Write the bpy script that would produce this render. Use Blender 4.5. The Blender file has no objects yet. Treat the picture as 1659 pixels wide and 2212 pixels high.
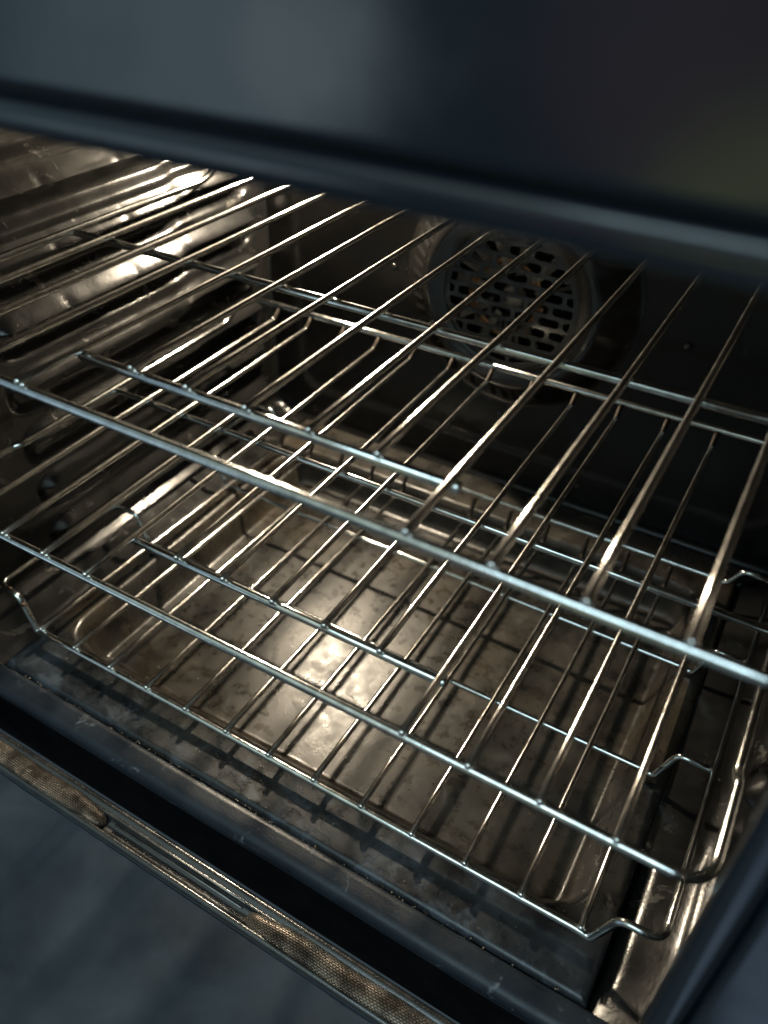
import bpy, bmesh, math, random
from mathutils import Vector, Matrix, noise

S = bpy.context.scene
C = S.collection
PI = math.pi

# ------------------------------------------------------------------ camera
cd = bpy.data.cameras.new('camera')
cam = bpy.data.objects.new('camera', cd)
C.objects.link(cam)
S.camera = cam
X = Vector((0.86086, 0.50860, 0.01579))      # right
F = Vector((-0.38913, 0.67800, -0.62361))    # forward
U = Vector((-0.32788, 0.53069, 0.78158))     # up
m = Matrix((X, U, -F)).transposed().to_4x4()
m.translation = Vector((0.24208, -0.23275, 0.21891))
cam.matrix_world = m
cd.sensor_fit = 'HORIZONTAL'
cd.sensor_width = 7.3
cd.lens = 7.3 * 1738.0 / 1659.0
cd.clip_start = 0.01
cd.clip_end = 60
cd.dof.use_dof = True
cd.dof.focus_distance = 0.56
cd.dof.aperture_fstop = 1.2

# ------------------------------------------------------------------ world: the dim kitchen behind the viewer
W = bpy.data.worlds.new('World')
S.world = W
W.use_nodes = True
nt = W.node_tree
bg = nt.nodes['Background']
tc = nt.nodes.new('ShaderNodeTexCoord')


def blob(dirv, c0, c1, col, prev):
    """add a soft patch of colour around a direction"""
    d = Vector(dirv).normalized()
    dp = nt.nodes.new('ShaderNodeVectorMath'); dp.operation = 'DOT_PRODUCT'
    nt.links.new(tc.outputs['Generated'], dp.inputs[0]); dp.inputs[1].default_value = d
    mr = nt.nodes.new('ShaderNodeMapRange'); mr.interpolation_type = 'SMOOTHSTEP'
    mr.inputs['From Min'].default_value = c0; mr.inputs['From Max'].default_value = c1
    nt.links.new(dp.outputs['Value'], mr.inputs['Value'])
    mx = nt.nodes.new('ShaderNodeMix'); mx.data_type = 'RGBA'
    nt.links.new(mr.outputs['Result'], mx.inputs['Factor'])
    nt.links.new(prev, mx.inputs['A']); mx.inputs['B'].default_value = (*col, 1)
    return mx.outputs['Result']


base = nt.nodes.new('ShaderNodeRGB'); base.outputs[0].default_value = (0.035, 0.05, 0.06, 1)
o = base.outputs[0]
o = blob((0.1, -0.55, 0.85), 0.45, 0.95, (0.52, 0.66, 0.61), o)       # pale ceiling and window light
o = blob((-0.85, -0.5, 0.1), 0.80, 0.98, (0.20, 0.29, 0.36), o)
o = blob((-0.65, -0.74, -0.16), 0.976, 0.996, (0.60, 0.82, 0.95), o)
o = blob((-0.565, -0.81, -0.15), 0.9950, 0.9993, (1.0, 1.25, 1.36), o)
o = blob((-0.22, -0.96, -0.14), 0.982, 0.997, (0.19, 0.11, 0.12), o)
o = blob((-0.08, -0.94, -0.31), 0.984, 0.998, (0.42, 0.45, 0.20), o)
o = blob((0.25, -0.60, -0.75), 0.90, 0.985, (0.26, 0.36, 0.50), o)       # added bluish patch, brightens the reflection in the right front frame
nt.links.new(o, bg.inputs['Color'])
bg.inputs['Strength'].default_value = 1.0

# ------------------------------------------------------------------ room light, cool, from above and behind the viewer
ld = bpy.data.lights.new('kitchen_light', 'AREA')
lo = bpy.data.objects.new('kitchen_light', ld)
C.objects.link(lo)
ld.shape = 'RECTANGLE'; ld.size = 1.6; ld.size_y = 1.0
ld.energy = 21.0
ld.color = (0.55, 0.78, 0.95)
lo.location = (0.35, -1.7, 1.7)
lo.rotation_euler = (Vector((0.0, 0.1, -0.2)) - lo.location).to_track_quat('-Z', 'Y').to_euler()

S.view_settings.view_transform = 'Standard'
S.view_settings.look = 'None'
S.view_settings.exposure = 0.0
S.view_settings.gamma = 1.0
S.render.engine = 'CYCLES'
S.cycles.use_denoising = True
S.cycles.max_bounces = 8
S.cycles.glossy_bounces = 5
S.cycles.diffuse_bounces = 4
S.cycles.sample_clamp_indirect = 4.0
S.cycles.use_adaptive_sampling = False


# ------------------------------------------------------------------ materials
def mat(name):
    M = bpy.data.materials.new(name)
    M.use_nodes = True
    n = M.node_tree
    return M, n, n.nodes['Principled BSDF']


def N(n, t, **k):
    x = n.nodes.new(t)
    for a, b in k.items():
        setattr(x, a, b)
    return x


def ramp(n, src, stops):
    r = N(n, 'ShaderNodeValToRGB')
    el = r.color_ramp.elements
    while len(el) < len(stops):
        el.new(0.5)
    for e, (p, c) in zip(el, stops):
        e.position = p
        e.color = (*c, 1) if len(c) == 3 else c
    n.links.new(src, r.inputs['Fac'])
    return r


def noise_tex(n, scale, detail=4, rough=0.55, stretch=None, dist=0.0):
    t = N(n, 'ShaderNodeTexCoord')
    v = t.outputs['Object']
    if stretch:
        mp = N(n, 'ShaderNodeMapping')
        mp.inputs['Scale'].default_value = stretch
        n.links.new(v, mp.inputs['Vector']); v = mp.outputs['Vector']
    x = N(n, 'ShaderNodeTexNoise')
    x.inputs['Scale'].default_value = scale
    x.inputs['Detail'].default_value = detail
    x.inputs['Roughness'].default_value = rough
    x.inputs['Distortion'].default_value = dist
    n.links.new(v, x.inputs['Vector'])
    return x.outputs['Fac']


def enamel(name, dark, light, r0, r1, spot=(0.12, 0.10, 0.075), spotlim=0.66, bump=0.25, scale=14, spec=0.5, coat=0.0, bdist=0.0006, grain=700, scuff_roomlight=False, g2w=1.6, burns=False, speck=False):
    """vitreous enamel: dark glossy coat with baked-on haze, grease spots and orange-peel bump"""
    M, n, b = mat(name)
    a = noise_tex(n, scale, 6, 0.6, dist=0.4)
    col = ramp(n, a, [(0.34, dark), (0.68, light)])
    s = noise_tex(n, scale * 2.2, 8, 0.7, dist=0.8)
    sm = ramp(n, s, [(spotlim, (0, 0, 0)), (spotlim + 0.09, (1, 1, 1))])
    mx = N(n, 'ShaderNodeMix', data_type='RGBA')
    n.links.new(sm.outputs['Color'], mx.inputs['Factor'])
    n.links.new(col.outputs['Color'], mx.inputs['A']); mx.inputs['B'].default_value = (*spot, 1)
    cout = mx.outputs['Result']
    if scuff_roomlight:      # pale mineral scuffs wiped over the front strip of the floor, plus painted room-light blue
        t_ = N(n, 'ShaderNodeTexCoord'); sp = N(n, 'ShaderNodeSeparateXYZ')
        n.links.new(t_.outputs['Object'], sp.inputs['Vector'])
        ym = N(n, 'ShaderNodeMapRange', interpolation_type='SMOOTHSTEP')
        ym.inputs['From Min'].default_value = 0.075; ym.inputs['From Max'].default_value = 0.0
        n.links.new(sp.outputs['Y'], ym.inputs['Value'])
        s2 = ramp(n, noise_tex(n, 38, 10, 0.74, dist=0.25), [(0.53, (0, 0, 0)), (0.59, (0.6, 0.6, 0.6)), (0.70, (1, 1, 1))])
        ml = N(n, 'ShaderNodeMath', operation='MULTIPLY')
        n.links.new(ym.outputs['Result'], ml.inputs[0]); n.links.new(s2.outputs['Color'], ml.inputs[1])
        m6 = N(n, 'ShaderNodeMix', data_type='RGBA', blend_type='MULTIPLY')     # cool room light painted into the front strip's colour
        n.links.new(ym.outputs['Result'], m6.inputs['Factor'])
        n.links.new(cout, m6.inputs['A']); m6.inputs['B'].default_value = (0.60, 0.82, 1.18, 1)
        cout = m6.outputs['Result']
        m2 = N(n, 'ShaderNodeMix', data_type='RGBA')
        n.links.new(ml.outputs['Value'], m2.inputs['Factor'])
        n.links.new(cout, m2.inputs['A']); m2.inputs['B'].default_value = (0.056, 0.070, 0.088, 1)
        cout = m2.outputs['Result']
    if burns:      # large heat-browned areas and dark burnt rings
        t1 = ramp(n, noise_tex(n, 5.5, 4, 0.6, dist=0.5), [(0.46, (0, 0, 0)), (0.62, (1, 1, 1))])
        m3 = N(n, 'ShaderNodeMix', data_type='RGBA', blend_type='MULTIPLY')
        n.links.new(t1.outputs['Color'], m3.inputs['Factor'])
        n.links.new(cout, m3.inputs['A']); m3.inputs['B'].default_value = (1.10, 0.93, 0.72, 1)
        t2 = ramp(n, noise_tex(n, 17, 7, 0.65, dist=1.5), [(0.30, (0.25, 0.22, 0.2)), (0.40, (1, 1, 1)), (0.60, (1, 1, 1)), (0.63, (0.55, 0.5, 0.45)), (0.655, (1, 1, 1))])
        m4 = N(n, 'ShaderNodeMix', data_type='RGBA', blend_type='MULTIPLY')
        m4.inputs['Factor'].default_value = 0.6
        n.links.new(m3.outputs['Result'], m4.inputs['A']); n.links.new(t2.outputs['Color'], m4.inputs['B'])
        cout = m4.outputs['Result']
    if speck:
        vt = N(n, 'ShaderNodeTexVoronoi'); vt.inputs['Scale'].default_value = 150
        t_ = N(n, 'ShaderNodeTexCoord'); n.links.new(t_.outputs['Object'], vt.inputs['Vector'])
        vs = ramp(n, vt.outputs['Distance'], [(0.0, (1, 1, 1)), (0.10, (0, 0, 0))])
        vg = ramp(n, noise_tex(n, 22, 3, 0.6), [(0.54, (0, 0, 0)), (0.66, (1, 1, 1))])
        vm = N(n, 'ShaderNodeMath', operation='MULTIPLY')
        n.links.new(vs.outputs['Color'], vm.inputs[0]); n.links.new(vg.outputs['Color'], vm.inputs[1])
        m5 = N(n, 'ShaderNodeMix', data_type='RGBA')
        n.links.new(vm.outputs['Value'], m5.inputs['Factor'])
        n.links.new(cout, m5.inputs['A']); m5.inputs['B'].default_value = (0.30, 0.27, 0.22, 1)
        cout = m5.outputs['Result']
    n.links.new(cout, b.inputs['Base Color'])
    rr = noise_tex(n, scale * 2.5, 6, 0.65)
    rm = N(n, 'ShaderNodeMapRange')
    rm.inputs['From Min'].default_value = 0.35; rm.inputs['From Max'].default_value = 0.65
    rm.inputs['To Min'].default_value = r0; rm.inputs['To Max'].default_value = r1
    n.links.new(rr, rm.inputs['Value'])
    ad = N(n, 'ShaderNodeMath', operation='MULTIPLY_ADD', use_clamp=True)
    n.links.new(sm.outputs['Color'], ad.inputs[0]); ad.inputs[1].default_value = 0.22
    n.links.new(rm.outputs['Result'], ad.inputs[2])
    n.links.new(ad.outputs['Value'], b.inputs['Roughness'])
    # bump: orange peel + fine splatter grains
    g = noise_tex(n, grain, 2, 0.5)
    g2 = noise_tex(n, 60, 3, 0.5)
    gm = N(n, 'ShaderNodeMath', operation='MULTIPLY_ADD')
    n.links.new(g2, gm.inputs[0]); gm.inputs[1].default_value = g2w
    n.links.new(g, gm.inputs[2])
    bp = N(n, 'ShaderNodeBump')
    bp.inputs['Strength'].default_value = bump; bp.inputs['Distance'].default_value = bdist
    n.links.new(gm.outputs['Value'], bp.inputs['Height'])
    n.links.new(bp.outputs['Normal'], b.inputs['Normal'])
    b.inputs['Specular IOR Level'].default_value = spec
    b.inputs['Coat Weight'].default_value = coat
    b.inputs['Coat Roughness'].default_value = 0.12
    return M


M_wall = enamel('oven_enamel_wall', (0.005, 0.0052, 0.0055), (0.013, 0.0125, 0.0115), 0.18, 0.26, spot=(0.030, 0.028, 0.024), spotlim=0.60, bump=0.16, coat=0.0, scale=18, grain=380, spec=0.46, g2w=0.8)
M_wall.node_tree.nodes['Principled BSDF'].inputs['Metallic'].default_value = 0.0
M_back = enamel('oven_enamel_back', (0.004, 0.004, 0.004), (0.009, 0.0085, 0.008), 0.20, 0.27, spotlim=0.68, bump=0.15, spec=0.32, g2w=0.4, speck=True)
M_cover = enamel('fan_cover_enamel', (0.004, 0.004, 0.004), (0.008, 0.0075, 0.007), 0.16, 0.22, spotlim=0.72, bump=0.08, spec=0.8, coat=0.2, g2w=0.5)
M_floor = enamel('oven_enamel_floor', (0.009, 0.0085, 0.0078), (0.046, 0.0420, 0.035), 0.22, 0.42, spot=(0.060, 0.055, 0.047), spotlim=0.60, bump=0.16, scale=30, spec=0.52, grain=520, scuff_roomlight=True, g2w=0.25, burns=True, speck=True)
M_lip = enamel('oven_enamel_lip', (0.008, 0.012, 0.018), (0.020, 0.027, 0.036), 0.30, 0.44, spot=(0.12, 0.14, 0.16), spotlim=0.61, bump=0.2, scale=24, speck=True, spec=0.34)
M_chan = enamel('channel_enamel', (0.012, 0.013, 0.014), (0.030, 0.030, 0.029), 0.20, 0.32, spot=(0.04, 0.038, 0.033), spotlim=0.64, bump=0.2, scale=40, spec=0.9, coat=0.3, speck=True)
M_front = enamel('blue_black_front', (0.008, 0.012, 0.017), (0.012, 0.017, 0.024), 0.10, 0.26, spotlim=0.95, bump=0.04, scale=6, spec=0.75)
M_door = enamel('blue_black_door', (0.008, 0.014, 0.022), (0.036, 0.054, 0.074), 0.28, 0.42, spotlim=0.95, bump=0.06, scale=9, spec=0.45)
M_black = enamel('gap_shade_black', (0.002, 0.002, 0.002), (0.004, 0.004, 0.004), 0.75, 0.95, spot=(0.006, 0.006, 0.006), spotlim=0.9, bump=0.1, spec=0.12)  # near-black paints in the shade of gaps, slots and fan recess


def chrome(name, col, r, grime=0.5):
    M, n, b = mat(name)
    a = noise_tex(n, 90, 5, 0.65)
    c = ramp(n, a, [(0.40, col), (0.74, tuple(x * grime for x in col))])
    n.links.new(c.outputs['Color'], b.inputs['Base Color'])
    b.inputs['Metallic'].default_value = 1
    rm = N(n, 'ShaderNodeMapRange')
    rm.inputs['To Min'].default_value = r; rm.inputs['To Max'].default_value = r + 0.14
    n.links.new(noise_tex(n, 130, 4, 0.6), rm.inputs['Value'])
    n.links.new(rm.outputs['Result'], b.inputs['Roughness'])
    bp = N(n, 'ShaderNodeBump')
    bp.inputs['Strength'].default_value = 0.25; bp.inputs['Distance'].default_value = 0.0003
    n.links.new(noise_tex(n, 420, 3, 0.6), bp.inputs['Height'])
    n.links.new(bp.outputs['Normal'], b.inputs['Normal'])
    return M


M_bar = chrome('chrome_bar', (0.80, 0.81, 0.78), 0.07, 0.62)
M_wire = chrome('chrome_wire', (0.93, 0.90, 0.85), 0.12, 0.6)
M_trim = chrome('steel_trim', (0.30, 0.29, 0.27), 0.28, 0.5)
M_fan = chrome('fan_steel', (0.36, 0.33, 0.29), 0.42, 0.5)
M_fan.node_tree.nodes['Principled BSDF'].inputs['Metallic'].default_value = 0.35
M_dull = chrome('dark_reflection_wire', (0.035, 0.030, 0.026), 0.5, 0.5)  # dark colour stands in for the unlit cavity the rear bends reflect
M_copper = chrome('copper_reflection', (0.55, 0.30, 0.16), 0.25, 0.6)  # copper colour stands in for lamp reflections in the fan
M_burnt = chrome('burnt_residue', (0.16, 0.09, 0.05), 0.3, 0.3)


def braid_mat():
    M, n, b = mat('braided_gasket')
    uv = N(n, 'ShaderNodeUVMap')
    mp = N(n, 'ShaderNodeMapping')
    n.links.new(uv.outputs['UV'], mp.inputs['Vector'])
    br = N(n, 'ShaderNodeTexBrick')
    br.offset = 0.5
    br.inputs['Scale'].default_value = 1.0
    br.inputs['Brick Width'].default_value = 0.0026
    br.inputs['Row Height'].default_value = 0.0013
    br.inputs['Mortar Size'].default_value = 0.0004
    br.inputs['Mortar Smooth'].default_value = 0.9
    br.inputs['Color1'].default_value = (0.40, 0.33, 0.26, 1)
    br.inputs['Color2'].default_value = (0.30, 0.25, 0.20, 1)
    br.inputs['Mortar'].default_value = (0.03, 0.022, 0.016, 1)
    n.links.new(mp.outputs['Vector'], br.inputs['Vector'])
    g = noise_tex(n, 45, 5, 0.6)
    gr = ramp(n, g, [(0.42, (0.22, 0.21, 0.20)), (0.60, (1, 1, 1))])
    mx = N(n, 'ShaderNodeMix', data_type='RGBA', blend_type='MULTIPLY')
    mx.inputs['Factor'].default_value = 1
    n.links.new(br.outputs['Color'], mx.inputs['A']); n.links.new(gr.outputs['Color'], mx.inputs['B'])
    n.links.new(mx.outputs['Result'], b.inputs['Base Color'])
    b.inputs['Metallic'].default_value = 0.6
    b.inputs['Roughness'].default_value = 0.38
    bp = N(n, 'ShaderNodeBump', invert=True)
    bp.inputs['Strength'].default_value = 1.0; bp.inputs['Distance'].default_value = 0.0007
    n.links.new(br.outputs['Fac'], bp.inputs['Height'])
    n.links.new(bp.outputs['Normal'], b.inputs['Normal'])
    return M


M_braid = braid_mat()

M_bulb, n_, b_ = mat('lit_bulb')
b_.inputs['Base Color'].default_value = (1, 0.9, 0.8, 1)
b_.inputs['Emission Color'].default_value = (1.0, 0.84, 0.62, 1)
b_.inputs['Emission Strength'].default_value = 2700


# ------------------------------------------------------------------ helpers
def obj(name, bm, material, parent=None, smooth=True, label=None):
    me = bpy.data.meshes.new(name)
    bm.normal_update()
    bm.to_mesh(me); bm.free()
    if material:
        me.materials.append(material)
    if smooth:
        for p in me.polygons:
            p.use_smooth = True
    o = bpy.data.objects.new(name, me)
    C.objects.link(o)
    if parent:
        o.parent = parent
    if label:
        o['label'] = label
    return o


def empty(name, loc, label, cat, group=None):
    o = bpy.data.objects.new(name, None)
    o.empty_display_size = 0.05
    C.objects.link(o)
    o.location = loc
    o['label'] = label; o['category'] = cat
    if group:
        o['group'] = group
    return o


def fillet(pts, rads, n=6):
    """round the inner corners of a polyline"""
    out = [Vector(pts[0])]
    for i in range(1, len(pts) - 1):
        p = Vector(pts[i]); a = Vector(pts[i - 1]) - p; b = Vector(pts[i + 1]) - p
        r = rads[i - 1] if isinstance(rads, (list, tuple)) else rads
        la, lb = a.length, b.length
        r = min(r, la * 0.49, lb * 0.49)
        A = p + a.normalized() * r; B = p + b.normalized() * r
        for k in range(n + 1):
            t = k / n
            out.append(A * (1 - t) ** 2 + p * 2 * t * (1 - t) + B * t * t)
    out.append(Vector(pts[-1]))
    return out


def tube(bm, pts, r, seg=12, cap=True, rfun=None):
    pts = [Vector(p) for p in pts]
    q = [pts[0]]
    for p in pts[1:]:
        if (p - q[-1]).length > 1e-6:
            q.append(p)
    pts = q
    T = []
    for i in range(len(pts)):
        a = pts[max(0, i - 1)]; b = pts[min(len(pts) - 1, i + 1)]
        T.append((b - a).normalized())
    ref = Vector((0, 0, 1)) if abs(T[0].z) < 0.9 else Vector((1, 0, 0))
    nrm = T[0].cross(ref).normalized()
    rings = []

    def ring(c, t, nn, rr):
        bb = t.cross(nn).normalized()
        return [bm.verts.new(c + (nn * math.cos(2 * PI * k / seg) + bb * math.sin(2 * PI * k / seg)) * rr) for k in range(seg)]
    R0 = rfun(0) * r if rfun else r
    if cap:
        for a in (0.15, 0.55):
            rings.append(ring(pts[0] - T[0] * R0 * 0.6 * math.cos(a * PI / 2), T[0], nrm, R0 * math.sin(a * PI / 2)))
    for i, (p, t) in enumerate(zip(pts, T)):
        if i:
            ax = T[i - 1].cross(t)
            if ax.length > 1e-7:
                nrm = Matrix.Rotation(T[i - 1].angle(t), 3, ax.normalized()) @ nrm
        rr = r * (rfun(i / (len(pts) - 1)) if rfun else 1)
        rings.append(ring(p, t, nrm, rr))
    R1 = rfun(1) * r if rfun else r
    if cap:
        for a in (0.55, 0.15):
            rings.append(ring(pts[-1] + T[-1] * R1 * 0.6 * math.cos(a * PI / 2), T[-1], nrm, R1 * math.sin(a * PI / 2)))
    for A, B in zip(rings[:-1], rings[1:]):
        for k in range(seg):
            bm.faces.new((A[k], A[(k + 1) % seg], B[(k + 1) % seg], B[k]))
    bm.faces.new(rings[0][::-1]); bm.faces.new(rings[-1])


def box(bm, x0, x1, y0, y1, z0, z1):
    v = [bm.verts.new((x, y, z)) for x in (x0, x1) for y in (y0, y1) for z in (z0, z1)]
    for f in ((0, 1, 3, 2), (4, 6, 7, 5), (0, 4, 5, 1), (2, 3, 7, 6), (0, 2, 6, 4), (1, 5, 7, 3)):
        bm.faces.new([v[i] for i in f])


def bev(bm, w, seg=2):
    bmesh.ops.bevel(bm, geom=list(bm.edges), offset=w, segments=seg, profile=0.5, affect='EDGES')


def sstep(a, b, x):
    t = max(0.0, min(1.0, (x - a) / (b - a)))
    return t * t * (3 - 2 * t)


def blobball(bm, c, r, sx=1, sy=1, sz=1):
    mt = Matrix.Translation(c) @ Matrix.Diagonal((r * sx, r * sy, r * sz, 1))
    bmesh.ops.create_uvsphere(bm, u_segments=10, v_segments=7, radius=1, matrix=mt)


def sheet(name, nu, nv, f, material, parent, flip=False, label=None):
    """a surface from a height function on a grid"""
    bm = bmesh.new()
    g = [[bm.verts.new(f(i / (nu - 1), j / (nv - 1))) for j in range(nv)] for i in range(nu)]
    for i in range(nu - 1):
        for j in range(nv - 1):
            q = (g[i][j], g[i + 1][j], g[i + 1][j + 1], g[i][j + 1])
            bm.faces.new(q[::-1] if flip else q)
    return obj(name, bm, material, parent, label=label)


# ------------------------------------------------------------------ the oven
oven = empty('wall_oven', (0, 0, -0.36), 'open oven with dark enamel cavity, blue-black front and lowered door', 'oven')
OZ = Vector((0, 0, -0.36))


class P_:      # every part of the oven is written in scene coordinates and parented with this offset
    pass


def opart(name, bm, material, smooth=True, parent=None, label=None):
    o = obj(name, bm, material, parent or oven, smooth, label)
    if parent is None:
        o.location = -OZ
    return o


def osheet(*a, **k):
    o = sheet(*a, **k)
    o.location = -OZ
    return o


# ---- side walls with pressed rack ledges
PITCH = 0.0488
LZ = [0.0335 - k * PITCH for k in range(-2, 8)]
YB = 0.452
YF = -0.022


def ledge_profile(t):
    """t = height above the ledge's upper edge (negative below it), returns protrusion into the cavity"""
    # 0 .. -0.013 sloping shelf, then undercut pocket, then back to the wall plane
    if t > 0.004 or t < -0.041:
        return 0.0
    if t > -0.010:
        return 0.0115 * min(1.0, (0.004 - t) / 0.014 * 0.8 + 0.2 * sstep(0.004, -0.008, t))
    if t > -0.0145:
        return 0.0115 - 0.0205 * sstep(-0.010, -0.0145, t)
    if t > -0.029:
        return -0.009
    return -0.009 * (1 - sstep(-0.029, -0.040, t))


def wall_x(y, z, side):
    d = 0.0
    rnd = random.Random(5)
    for k, lz in enumerate(LZ):
        t = z - lz - 0.0052
        if -0.05 < t < 0.012:
            jog = 0.0030 * sstep(0.312, 0.330, y)
            t -= jog
            u = abs(t + 0.018) / 0.020          # rounded pocket ends
            endc = 0.018 * (1 - math.sqrt(max(0.0, 1 - min(1.0, u * u))))
            y0 = 0.112 + endc; y1 = 0.430 - endc
            mk = sstep(y0 - 0.010, y0 + 0.006, y) * (1 - sstep(y1 - 0.006, y1 + 0.006, y))
            p = ledge_profile(t) * mk
            if t > -0.0165:                       # small pressed dimples across the shelf
                for yc in (0.178, 0.257):
                    p -= 0.0010 * math.exp(-((y - yc) / 0.0045) ** 2) * sstep(0.004, -0.006, t) * mk
            d += p
    # curve into the floor and the ceiling, turned-in front rim
    d += 0.047 * sstep(-0.288, -0.318, z) ** 1.5
    d += 0.0022 * (math.exp(-((z + 0.2985) / 0.0022) ** 2) + math.exp(-((z + 0.3105) / 0.0018) ** 2)) * sstep(0.0, 0.02, y)
    d += 0.06 * sstep(0.135, 0.17, z) ** 1.5
    d += 0.006 * sstep(0.03, -0.022, y)
    # back corner radius
    if y > 0.436:
        q = (y - 0.436) / 0.016
        d += 0.016 * (1 - math.sqrt(max(0, 1 - min(q, 1) ** 2)))
    d += 0.0002 * noise.noise(Vector((y * 18, z * 18, side * 7)))
    return 0.3065 - d


for side in (-1, 1):
    NY, NZ = 170, 440

    def f(u, v, side=side):
        y = YF + (YB - YF) * u
        z = -0.322 + (0.17 + 0.322) * v
        return (side * wall_x(y, z, side), y, z)
    osheet('side_wall', NY, NZ, f, M_wall, oven, flip=(side > 0))

# ---- back wall with pressed border
FCX, FCZ, FR = -0.010, -0.088, 0.112


def fb(u, v):
    x = -0.30 + 0.60 * u
    z = -0.345 + 0.515 * v
    dx = 0.265 - abs(x); dz = z + 0.262; dzt = 0.14 - z
    r = 0.03
    ax, az = max(r - dx, 0), max(r - min(dz, dzt), 0)
    sd = min(dx, dz, dzt) if ax == 0 or az == 0 else r - math.hypot(ax, az)
    y = YB - 0.003 + 0.003 * sstep(-0.005, 0.007, sd) - 0.0000
    y -= 0.0005 * noise.noise(Vector((x * 15, z * 15, 3)))
    y -= 0.02 * sstep(-0.300, -0.318, z)
    return (x, y, z)


osheet('back_wall', 220, 190, fb, M_back, oven, flip=True)

# ---- ceiling
bm = bmesh.new()
box(bm, -0.30, 0.30, YF, YB + 0.01, 0.168, 0.175)
opart('ceiling_panel', bm, M_wall, smooth=False)

# ---- removable floor panel with a sunken pan
PX, PY0, PY1 = 0.236, 0.040, 0.386


def ff(u, v):
    x = -0.256 + 0.512 * u
    y = -0.003 + (0.440 + 0.003) * v
    r = 0.032
    dx = PX - abs(x); d0 = y - PY0; d1 = PY1 - y
    ax, ay = max(r - dx, 0), max(r - min(d0, d1), 0)
    sd = (r - math.hypot(ax, ay)) if (ax > 0 and ay > 0) else min(dx, d0, d1)
    w = 0.019
    if d0 < dx and d0 < d1:
        w = 0.026
    if d1 < dx and d1 < d0:
        w = 0.006
    z = -0.3065 - 0.0385 * (sstep(-0.002, w, sd) * 0.75 + 0.25 * max(0, min(1, sd / w)))
    if d1 < 0.02:
        z += 0.004 * sstep(0.02, -0.004, d1)
    z += 0.0006 * noise.noise(Vector((x * 9, y * 9, 1)))
    # slightly folded rim at the seams
    e = min(0.256 - abs(x), y + 0.003)
    z -= 0.004 * (1 - sstep(0, 0.003, e))
    return (x, y, z)


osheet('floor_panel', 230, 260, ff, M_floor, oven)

# black box, painted shade below the floor slots and sill
bm = bmesh.new()
box(bm, -0.33, 0.33, -0.004, YB + 0.005, -0.44, -0.352)
opart('gap_shade_box', bm, M_black, smooth=False)

# ---- front sill: flat strip in front of the floor panel, rolling down over the edge
prof = [(-0.0045, -0.322), (-0.0045, -0.3085), (-0.006, -0.3068), (-0.017, -0.3068)]
for k in range(1, 9):
    a = k / 8 * PI * 0.62
    prof.append((-0.017 - 0.0085 * math.sin(a), -0.3153 + 0.0085 * math.cos(a)))
prof += [(-0.016, -0.328), (-0.006, -0.338)]
NSX = 120


def fs(u, v):
    k = v * (len(prof) - 1); i = min(int(k), len(prof) - 2); t = k - i
    y = prof[i][0] * (1 - t) + prof[i + 1][0] * t
    z = prof[i][1] * (1 - t) + prof[i + 1][1] * t
    x = -0.312 + 0.624 * u
    return (x, y + 0.0008 * noise.noise(Vector((x * 8, 0, 0))), z + 0.0005 * noise.noise(Vector((x * 10, y * 10, 5))))


osheet('front_sill', NSX, (len(prof) - 1) * 3 + 1, fs, M_lip, oven)

# ---- outer front: rounded trim band around the opening, a groove, then the broad front
IX, IZ0, IZ1 = 0.2765, -0.43, 0.1488       # inner edge of the opening at y = -0.05


def frame_loop(off, y, r):
    """points of an upside-down U at distance off outside the opening"""
    x = IX + off; z = IZ1 + off
    pts = [(-x, y, IZ0)]
    rr = r
    for k in range(9):
        a = PI - k / 8 * PI / 2
        pts.append((-x + rr + rr * math.cos(a), y, z - rr + rr * math.sin(a)))
    for k in range(9):
        a = PI / 2 - k / 8 * PI / 2
        pts.append((x - rr + rr * math.cos(a), y, z - rr + rr * math.sin(a)))
    pts.append((x, y, IZ0))
    return pts


bm = bmesh.new()
sect = [(0.027, -0.020), (0.014, -0.024), (0.003, -0.034), (0.0, -0.043), (0.0002, -0.0475), (0.0010, -0.0500), (0.0028, -0.0510), (0.0098, -0.0514), (0.0112, -0.0500), (0.0122, -0.0470), (0.0125, -0.0440)]
loops = [[bm.verts.new(p) for p in frame_loop(o_, y_, 0.012 + o_)] for o_, y_ in sect]
for A, B in zip(loops[:-1], loops[1:]):
    for i in range(len(A) - 1):
        bm.faces.new((A[i], B[i], B[i + 1], A[i + 1]))
opart('opening_trim', bm, M_front)

bm = bmesh.new()
sect = [(0.0125, -0.0440), (0.0150, -0.0440), (0.0152, -0.0500), (0.0158, -0.0512), (0.0170, -0.0518), (0.0180, -0.0520), (0.0190, -0.0520), (0.06, -0.0520), (0.35, -0.0520)]
loops = [[bm.verts.new(p) for p in frame_loop(o_, y_, 0.012 + min(o_, 0.05))] for o_, y_ in sect]
for A, B in zip(loops[:-1], loops[1:]):
    for i in range(len(A) - 1):
        bm.faces.new((A[i], B[i], B[i + 1], A[i + 1]))
opart('front_panel', bm, M_front)

# ---- convection fan housing on the back wall
bm = bmesh.new()
seg = 96
cc = Vector((FCX, 0, FCZ))
rings = []
hp = [(0.118, YB - 0.001), (0.113, YB - 0.003), (0.110, YB - 0.006), (0.088, YB - 0.024), (0.084, YB - 0.0265), (0.080, YB - 0.0268), (0.077, YB - 0.0245), (0.0665, YB - 0.0245), (0.0655, YB - 0.0225)]
for r_, y_ in hp:
    rings.append([bm.verts.new((FCX + r_ * math.cos(2 * PI * k / seg), y_, FCZ + r_ * math.sin(2 * PI * k / seg))) for k in range(seg)])
for A, B in zip(rings[:-1], rings[1:]):
    for k in range(seg):
        bm.faces.new((A[k], B[k], B[(k + 1) % seg], A[(k + 1) % seg]))
cover = opart('fan_cover', bm, M_cover)

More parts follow.
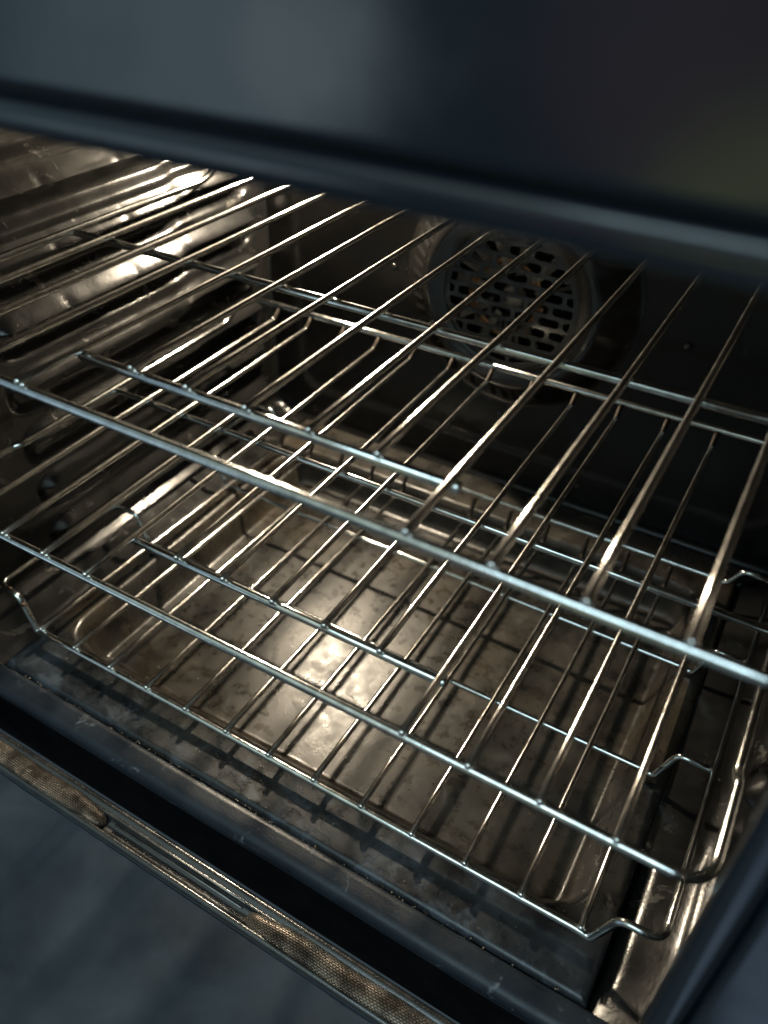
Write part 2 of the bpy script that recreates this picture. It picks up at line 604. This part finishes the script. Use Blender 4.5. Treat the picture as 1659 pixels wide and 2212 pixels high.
# side slots of the housing
bm = bmesh.new()
for k in range(36):
    a = math.radians(60 + k * 6.6)
    for (ra, ya, rb, yb) in ((0.1075, YB - 0.0082, 0.0925, YB - 0.0204),):
        nrm = Vector((math.cos(a), -1.1, math.sin(a))).normalized() * 0.0006
        tv = Vector((-math.sin(a), 0, math.cos(a))) * 0.0024
        pa = Vector((FCX + ra * math.cos(a), ya, FCZ + ra * math.sin(a))) + nrm
        pb = Vector((FCX + rb * math.cos(a), yb, FCZ + rb * math.sin(a))) + nrm
        q = []
        for j in range(5):
            b_a = PI * j / 4
            q.append(pb + tv * math.cos(b_a) + (pb - pa).normalized() * 0.002 * math.sin(b_a))
        for j in range(5):
            b_a = PI + PI * j / 4
            q.append(pa + tv * math.cos(b_a) + (pb - pa).normalized() * 0.002 * math.sin(b_a))
        bm = bmesh.new()
        bm.faces.new([bm.verts.new(p) for p in q])
        obj('vent_slot', bm, M_black, cover, smooth=False)

# grille: brick pattern of oblong holes cut in a plate
bm = bmesh.new()
yg = YB - 0.0225
ROW = 0.0118
RG = 0.0657
rows = int(2 * RG / ROW) + 1


def clipbar(x0, x1, z0, z1, yy, dep):
    zc = (z0 + z1) / 2
    h = math.sqrt(max(0, RG ** 2 - zc ** 2))
    x0 = max(x0, -h); x1 = min(x1, h)
    if x1 - x0 > 0.0004:
        box(bm, FCX + x0, FCX + x1, yy, yy + dep, FCZ + z0, FCZ + z1)


for i in range(rows + 1):
    z = -RG + i * ROW
    clipbar(-RG, RG, z - 0.0019, z + 0.0019, yg, 0.0012)
    n_w = 0.0235
    x = -RG - (n_w / 2 if i % 2 else 0)
    while x < RG:
        # web between two holes with flared ends for the rounded hole corners
        clipbar(x - 0.0021, x + 0.0021, z + 0.0019, z + ROW - 0.0019, yg + 0.0001, 0.0010)
        clipbar(x - 0.0040, x + 0.0040, z + 0.0018, z + 0.0030, yg + 0.0002, 0.0008)
        clipbar(x - 0.0040, x + 0.0040, z + ROW - 0.0030, z + ROW - 0.0018, yg + 0.0002, 0.0008)
        x += n_w
# solid outer ring of the plate
ring_a = [bm.verts.new((FCX + 0.0665 * math.cos(2 * PI * k / 64), yg - 0.0002, FCZ + 0.0665 * math.sin(2 * PI * k / 64))) for k in range(64)]
ring_b = [bm.verts.new((FCX + 0.0610 * math.cos(2 * PI * k / 64), yg - 0.0002, FCZ + 0.0610 * math.sin(2 * PI * k / 64))) for k in range(64)]
for k in range(64):
    bm.faces.new((ring_a[k], ring_b[k], ring_b[(k + 1) % 64], ring_a[(k + 1) % 64]))
obj('grille', bm, M_cover, cover, smooth=False)

# dark pocket and the fan wheel behind the grille
bm = bmesh.new()
bmesh.ops.create_circle(bm, cap_ends=True, segments=48, radius=0.075, matrix=Matrix.Translation((FCX, YB - 0.0075, FCZ)) @ Matrix.Rotation(PI / 2, 4, 'X'))
obj('fan_recess', bm, M_black, cover, smooth=False)
rnd = random.Random(3)
bm = bmesh.new()
for k in range(14):
    a = 2 * PI * k / 14
    ca, sa = math.cos(a), math.sin(a)
    r0, r1 = 0.022, 0.060
    tw = 0.25
    pts = []
    for (r_, da, dy) in ((r0, -0.22, 0.0), (r1, -0.05, 0.002), (r1 * 0.97, 0.10, -0.010), (r0, 0.10, -0.006)):
        aa = a + da + 0.12 * math.sin(k * 5.1)
        dy += 0.003 * math.sin(k * 3.7) * (1 if da > 0 else -1)
        pts.append(bm.verts.new((FCX + r_ * math.cos(aa), YB - 0.0115 + dy + 0.003, FCZ + r_ * math.sin(aa))))
    bm.faces.new(pts)
bmesh.ops.create_cone(bm, cap_ends=True, segments=24, radius1=0.012, radius2=0.010, depth=0.006, matrix=Matrix.Translation((FCX, YB - 0.014, FCZ)) @ Matrix.Rotation(PI / 2, 4, 'X'))
obj('fan_wheel', bm, M_fan, cover, smooth=False)
bm = bmesh.new()
for rr_ in (0.046, 0.052):
    c_ = [(FCX - 0.008 + rr_ * 0.7 * math.cos(t * 2 * PI / 40), YB - 0.0100, FCZ - 0.004 + rr_ * 0.7 * math.sin(t * 2 * PI / 40)) for t in range(41)]
    tube(bm, c_, 0.0024, 8, cap=False)
obj('copper_glints', bm, M_copper, cover)  # added rings imitating coppery lamp reflections on the blades

# screws on the back wall
for (x, z, r_) in ((-0.144, -0.093, 0.0042), (-0.015, -0.223, 0.0045), (0.15, -0.10, 0.004)):
    bm = bmesh.new()
    blobball(bm, (x, YB - 0.0005, z), r_, 1, 0.55, 1)
    box(bm, x - r_ * 0.7, x + r_ * 0.7, YB - r_ * 0.56, YB - r_ * 0.50, z - 0.0005, z + 0.0005)
    box(bm, x - 0.0005, x + 0.0005, YB - r_ * 0.57, YB - r_ * 0.51, z - r_ * 0.7, z + r_ * 0.7)
    opart('screw', bm, M_cover)

# oven lamp at the upper left of the back wall
LP = Vector((-0.225, YB, 0.092))
bm = bmesh.new()
c_ = [(LP.x + 0.028 * math.cos(t * 2 * PI / 48), YB - 0.003, LP.z + 0.028 * math.sin(t * 2 * PI / 48)) for t in range(49)]
tube(bm, c_, 0.004, 10, cap=False)
lampring = opart('lamp_ring', bm, M_bar)
bm = bmesh.new()
bmesh.ops.create_uvsphere(bm, u_segments=20, v_segments=14, radius=0.013, matrix=Matrix.Translation((LP.x, YB - 0.015, LP.z)))
obj('bulb', bm, M_bulb, lampring)

# ---- lowered door: hinge-side flange, gasket channel, inner panel
DZ = -0.327
door = empty('door', (0, -0.03, DZ), 'x', 'x')
del door['label']; del door['category']
door.name = 'door'
door.parent = oven
door.location = Vector((0, -0.03, DZ)) - OZ
DO = Vector((0, 0.03, -DZ))


def dpart(name, bm, material, smooth=True):
    o = obj(name, bm, material, door, smooth)
    o.location = DO
    return o


dprof = [(-0.0435, -0.40), (-0.0435, DZ - 0.003), (-0.0447, DZ - 0.0004), (-0.0465, DZ), (-0.0490, DZ), (-0.0502, DZ - 0.0014), (-0.0512, DZ - 0.0014),
         (-0.0520, DZ - 0.0002), (-0.0528, DZ - 0.0012), (-0.0538, DZ - 0.0055), (-0.0620, DZ - 0.0055), (-0.0634, DZ - 0.0012), (-0.0642, DZ), (-0.0660, DZ), (-0.0674, DZ - 0.0010), (-0.0684, DZ - 0.0030)]
bm = bmesh.new()
rows_ = []
for y_, z_ in dprof:
    rows_.append([bm.verts.new((-0.33 + 0.66 * i / 60, y_, z_)) for i in range(61)])
for A, B in zip(rows_[:-1], rows_[1:]):
    for i in range(60):
        bm.faces.new((A[i], A[i + 1], B[i + 1], B[i]))
bmesh.ops.reverse_faces(bm, faces=list(bm.faces))
dpart('gasket_channel', bm, M_chan)

bm = bmesh.new()
box(bm, -0.33, 0.33, -0.50, -0.0684, DZ - 0.03, DZ - 0.0030)
bev(bm, 0.0012)
dpart('inner_panel', bm, M_door, smooth=False)
def gasket(x0, x1, ends):
    bm = bmesh.new()
    uvl = bm.loops.layers.uv.new('UVMap')
    nx = int(abs(x1 - x0) / 0.0016)
    seg = 28
    rings = []
    for i in range(nx + 1):
        t = i / nx
        x = x0 + (x1 - x0) * t
        d = min((x - x0) if ends[0] else 9, (x1 - x) if ends[1] else 9)
        s = 0.45 + 0.55 * math.sqrt(min(1.0, max(0.0, d / 0.035)))
        s *= 0.25 + 0.75 * min(1, max(0, d / 0.004)) ** 0.5
        wob = 0.0004 * math.sin(x * 90)
        hw, hh = 0.0078 * s, 0.0044 * s
        yc = -0.0580 + wob; zc = DZ - 0.0052 + hh
        rings.append([bm.verts.new((x, yc + hw * math.cos(2 * PI * k / seg), zc + hh * math.sin(2 * PI * k / seg))) for k in range(seg)])
    for i, (A, B) in enumerate(zip(rings[:-1], rings[1:])):
        for k in range(seg):
            f_ = bm.faces.new((A[k], A[(k + 1) % seg], B[(k + 1) % seg], B[k]))
            uvs = ((i, k), (i, k + 1), (i + 1, k + 1), (i + 1, k))
            for l, (ui, vk) in zip(f_.loops, uvs):
                l[uvl].uv = (ui * 0.0016, vk * 0.0396 / seg)
    bm.faces.new(rings[0]); bm.faces.new(rings[-1][::-1])
    bmesh.ops.recalc_face_normals(bm, faces=list(bm.faces))
    dpart('gasket', bm, M_braid)


gasket(-0.32, -0.088, (False, True))
gasket(0.041, 0.32, (True, False))
# retaining ribs in the gap between the two gasket lengths
bm = bmesh.new()
tube(bm, [(-0.082, -0.0548, DZ - 0.0046), (0.035, -0.0548, DZ - 0.0046)], 0.0008, 8)
tube(bm, [(-0.082, -0.0524, DZ + 0.0002), (0.037, -0.0524, DZ + 0.0002)], 0.0007, 8)
dpart('gasket_clip', bm, M_trim)


# ------------------------------------------------------------------ racks
RW, RB = 0.0023, 0.0031
ZB = -(RW + RB) + 0.0002


def wire(parent, x, y0, y1, ztop, ybend, bent=True):
    bm = bmesh.new()
    if bent:
        pts = fillet([(x, y0, 0), (x, y1, 0), (x, ybend, ztop)], 0.0035, 5)
    else:
        pts = [(x, y0, 0), (x, y1, 0)]
    seg_pts = [pts[0]]
    a, b = Vector(pts[0]), Vector(pts[1])
    for k in range(1, 8):
        p = a.lerp(b, k / 8)
        p.x += 0.0004 * noise.noise(Vector((x * 31, p.y * 9, 1)))
        p.z += 0.0003 * noise.noise(Vector((x * 17, p.y * 8, 9)))
        seg_pts.append(p)
    seg_pts += pts[1:]
    tube(bm, seg_pts, RW, 12)
    # little weld bead where the wire ends on the front bar
    blobball(bm, (x + 0.0012, y0 + 0.0022, -0.0026), 0.0018, 1.2, 1, 1)
    o = obj('wire', bm, M_wire, parent)
    o.data.materials.append(M_dull)
    for p in o.data.polygons:
        if p.center.y > 0.3655 and p.center.z > -0.0005:
            p.material_index = 1
    return o


def bar(parent, name, pts, r=RB, material=None):
    bm = bmesh.new()
    tube(bm, pts, r, 16)
    return obj(name, bm, material or M_bar, parent)


def upper_rack(loc, tilt, label):
    t = empty('oven_rack', loc, label, 'oven rack', 'wire oven racks')
    t.rotation_euler = (tilt, 0, 0)
    xs = 0.2845
    kink = [(0.372, 0.009), (0.358, 0.003), (0.338, ZB), (0.0, ZB)]
    pts = [(0, 0.3785, 0.0105), (-xs + 0.012, 0.3785, 0.0105), (-xs, 0.366, 0.008), (-xs, 0.345, ZB), (-xs, 0.084, ZB), (-xs - 0.0045, 0.078, ZB - 0.001), (-xs - 0.0045, 0.0, ZB),
           (xs + 0.001, 0.0, ZB), (xs + 0.001, 0.066, ZB - 0.001), (xs - 0.001, 0.072, ZB), (xs - 0.001, 0.345, ZB), (xs, 0.366, 0.008), (xs - 0.012, 0.3785, 0.0105), (0.0005, 0.3785, 0.0105)]
    bar(t, 'outer_frame', fillet(pts, [0.006, 0.006, 0.01, 0.003, 0.003, 0.019, 0.019, 0.003, 0.003, 0.01, 0.006, 0.006], 8))
    bar(t, 'cross_bar', [(-xs, 0.187, ZB - 0.001), (0, 0.187, ZB - 0.001), (xs, 0.187, ZB - 0.001)], RB * 0.95)
    bar(t, 'handle_bar', [(-0.1225, 0.0445, ZB), (0, 0.0445, ZB), (0.1225, 0.0445, ZB)])
    for i in range(1, 14):
        x = (i - 7) * 0.04
        y0 = 0.0415 if 5 <= i <= 9 else -0.002
        wire(t, x, y0, 0.3670, 0.0075, 0.3765)
    return t


top = upper_rack((0, 0, 0), 0.0, 'topmost of the three chrome wire oven racks, nearest the viewer under the blue front')


def copy_thing(src, loc, tilt, label):
    r = src.copy(); C.objects.link(r)
    r.location = loc; r.rotation_euler = (tilt, 0, 0); r['label'] = label
    for ch in list(src.children):
        c = ch.copy(); C.objects.link(c); c.parent = r
    return r


mid = copy_thing(top, (-0.0004, 0.0064, -0.1470), 0.01124,
                 'middle chrome wire rack, between the other two, with a rounded front corner at its right')

# bottom rack: flat deck slung below its side rails by stepped bar ends
bot = empty('oven_rack', (-0.0025, 0, -0.2894), 'lowest chrome wire rack, close above the oven floor, with stepped bar ends', 'oven rack', 'wire oven racks')
bot.rotation_euler = (-0.0231, 0, 0)
xs = 0.2845
ZR = 0.0285
RB2 = 0.0027
pts = [(-xs, 0.385, ZR), (-xs, 0.031, ZR), (-0.259, 0.031, ZR), (-0.247, 0.031, ZB - 0.002), (-0.239, 0.031, ZB), (0, 0.031, ZB),
       (0.239, 0.031, ZB), (0.247, 0.031, ZB - 0.002), (0.259, 0.031, ZR), (xs, 0.031, ZR), (xs, 0.385, ZR)]
bar(bot, 'outer_frame', fillet(pts, [0.013, 0.007, 0.006, 0.004, 0.001, 0.004, 0.006, 0.007, 0.013], 7), RB2)
for yb_, zz in ((0.168, ZB), (0.285, ZB), (0.383, 0.020)):
    dz = zz
    pts = [(-xs, yb_, ZR - 0.004), (-0.259, yb_, ZR - 0.003), (-0.2485, yb_, dz - 0.002), (-0.239, yb_, dz), (0, yb_, dz), (0.239, yb_, dz),
           (0.2485, yb_, dz - 0.002), (0.259, yb_, ZR - 0.003), (xs, yb_, ZR - 0.004)]
    if zz > 0:
        pts = [(p[0], p[1], p[2] + (0.012 if abs(p[0]) > 0.25 else 0)) for p in pts]
    bar(bot, 'cross_bar', fillet(pts, [0.006, 0.006, 0.003, 0.001, 0.003, 0.006, 0.006], 6), RB2 * 0.9)
for i in range(1, 14):
    wire(bot, (i - 7) * 0.04, 0.0295, 0.3715, 0.0165, 0.3795)
# burnt-on residue on the left front step of the bottom rack
bm = bmesh.new()
rnd = random.Random(11)
for k in range(26):
    t = rnd.random()
    a, b = Vector((-0.280, 0.0315, ZR)), Vector((-0.262, 0.031, ZR))
    c2, d2 = Vector((-0.256, 0.031, ZR - 0.006)), Vector((-0.247, 0.031, ZB - 0.001))
    p = a.lerp(b, t) if rnd.random() < 0.4 else c2.lerp(d2, t)
    blobball(bm, p + Vector((rnd.uniform(-1, 1), rnd.uniform(-1, 1), rnd.uniform(0, 1))) * 0.0014, rnd.uniform(0.0008, 0.0021))
obj('burnt_residue', bm, M_burnt, bot)

# ------------------------------------------------------------------ loose crumbs swept against the floor seams
M_crumb, n_, b_ = mat('crumb')
n_.links.new(ramp(n_, noise_tex(n_, 90, 3, 0.6), [(0.42, (0.05, 0.03, 0.018)), (0.6, (0.34, 0.27, 0.19))]).outputs['Color'], b_.inputs['Base Color'])
b_.inputs['Roughness'].default_value = 0.45
rnd = random.Random(23)
bm = bmesh.new()


def crumb(x, y, z, r):
    mt = Matrix.Translation((x, y, z + r * 0.5)) @ Matrix.Rotation(rnd.uniform(0, PI), 4, Vector((rnd.random(), rnd.random(), 1))) @ Matrix.Diagonal((r, r * rnd.uniform(0.5, 1), r * rnd.uniform(0.4, 0.9), 1))
    bmesh.ops.create_icosphere(bm, subdivisions=1, radius=1, matrix=mt)


for k in range(170):
    x = rnd.uniform(-0.25, 0.25)
    if k < 110:
        crumb(x, -0.0042 + rnd.gauss(0, 0.0007), -0.3078, rnd.uniform(0.0003, 0.0008))
    elif k < 140:
        crumb(x, rnd.uniform(0.0, 0.035), -0.3066, rnd.uniform(0.0003, 0.0009))
    else:
        crumb(rnd.uniform(-0.2, 0.2), rnd.uniform(0.08, 0.36), -0.3452, rnd.uniform(0.0004, 0.0011))
cr = obj('crumbs', bm, M_crumb, None, smooth=False)
cr['kind'] = 'stuff'
cr['label'] = 'tiny brown crumbs along the seam and on the oven floor'
cr['category'] = 'crumbs'
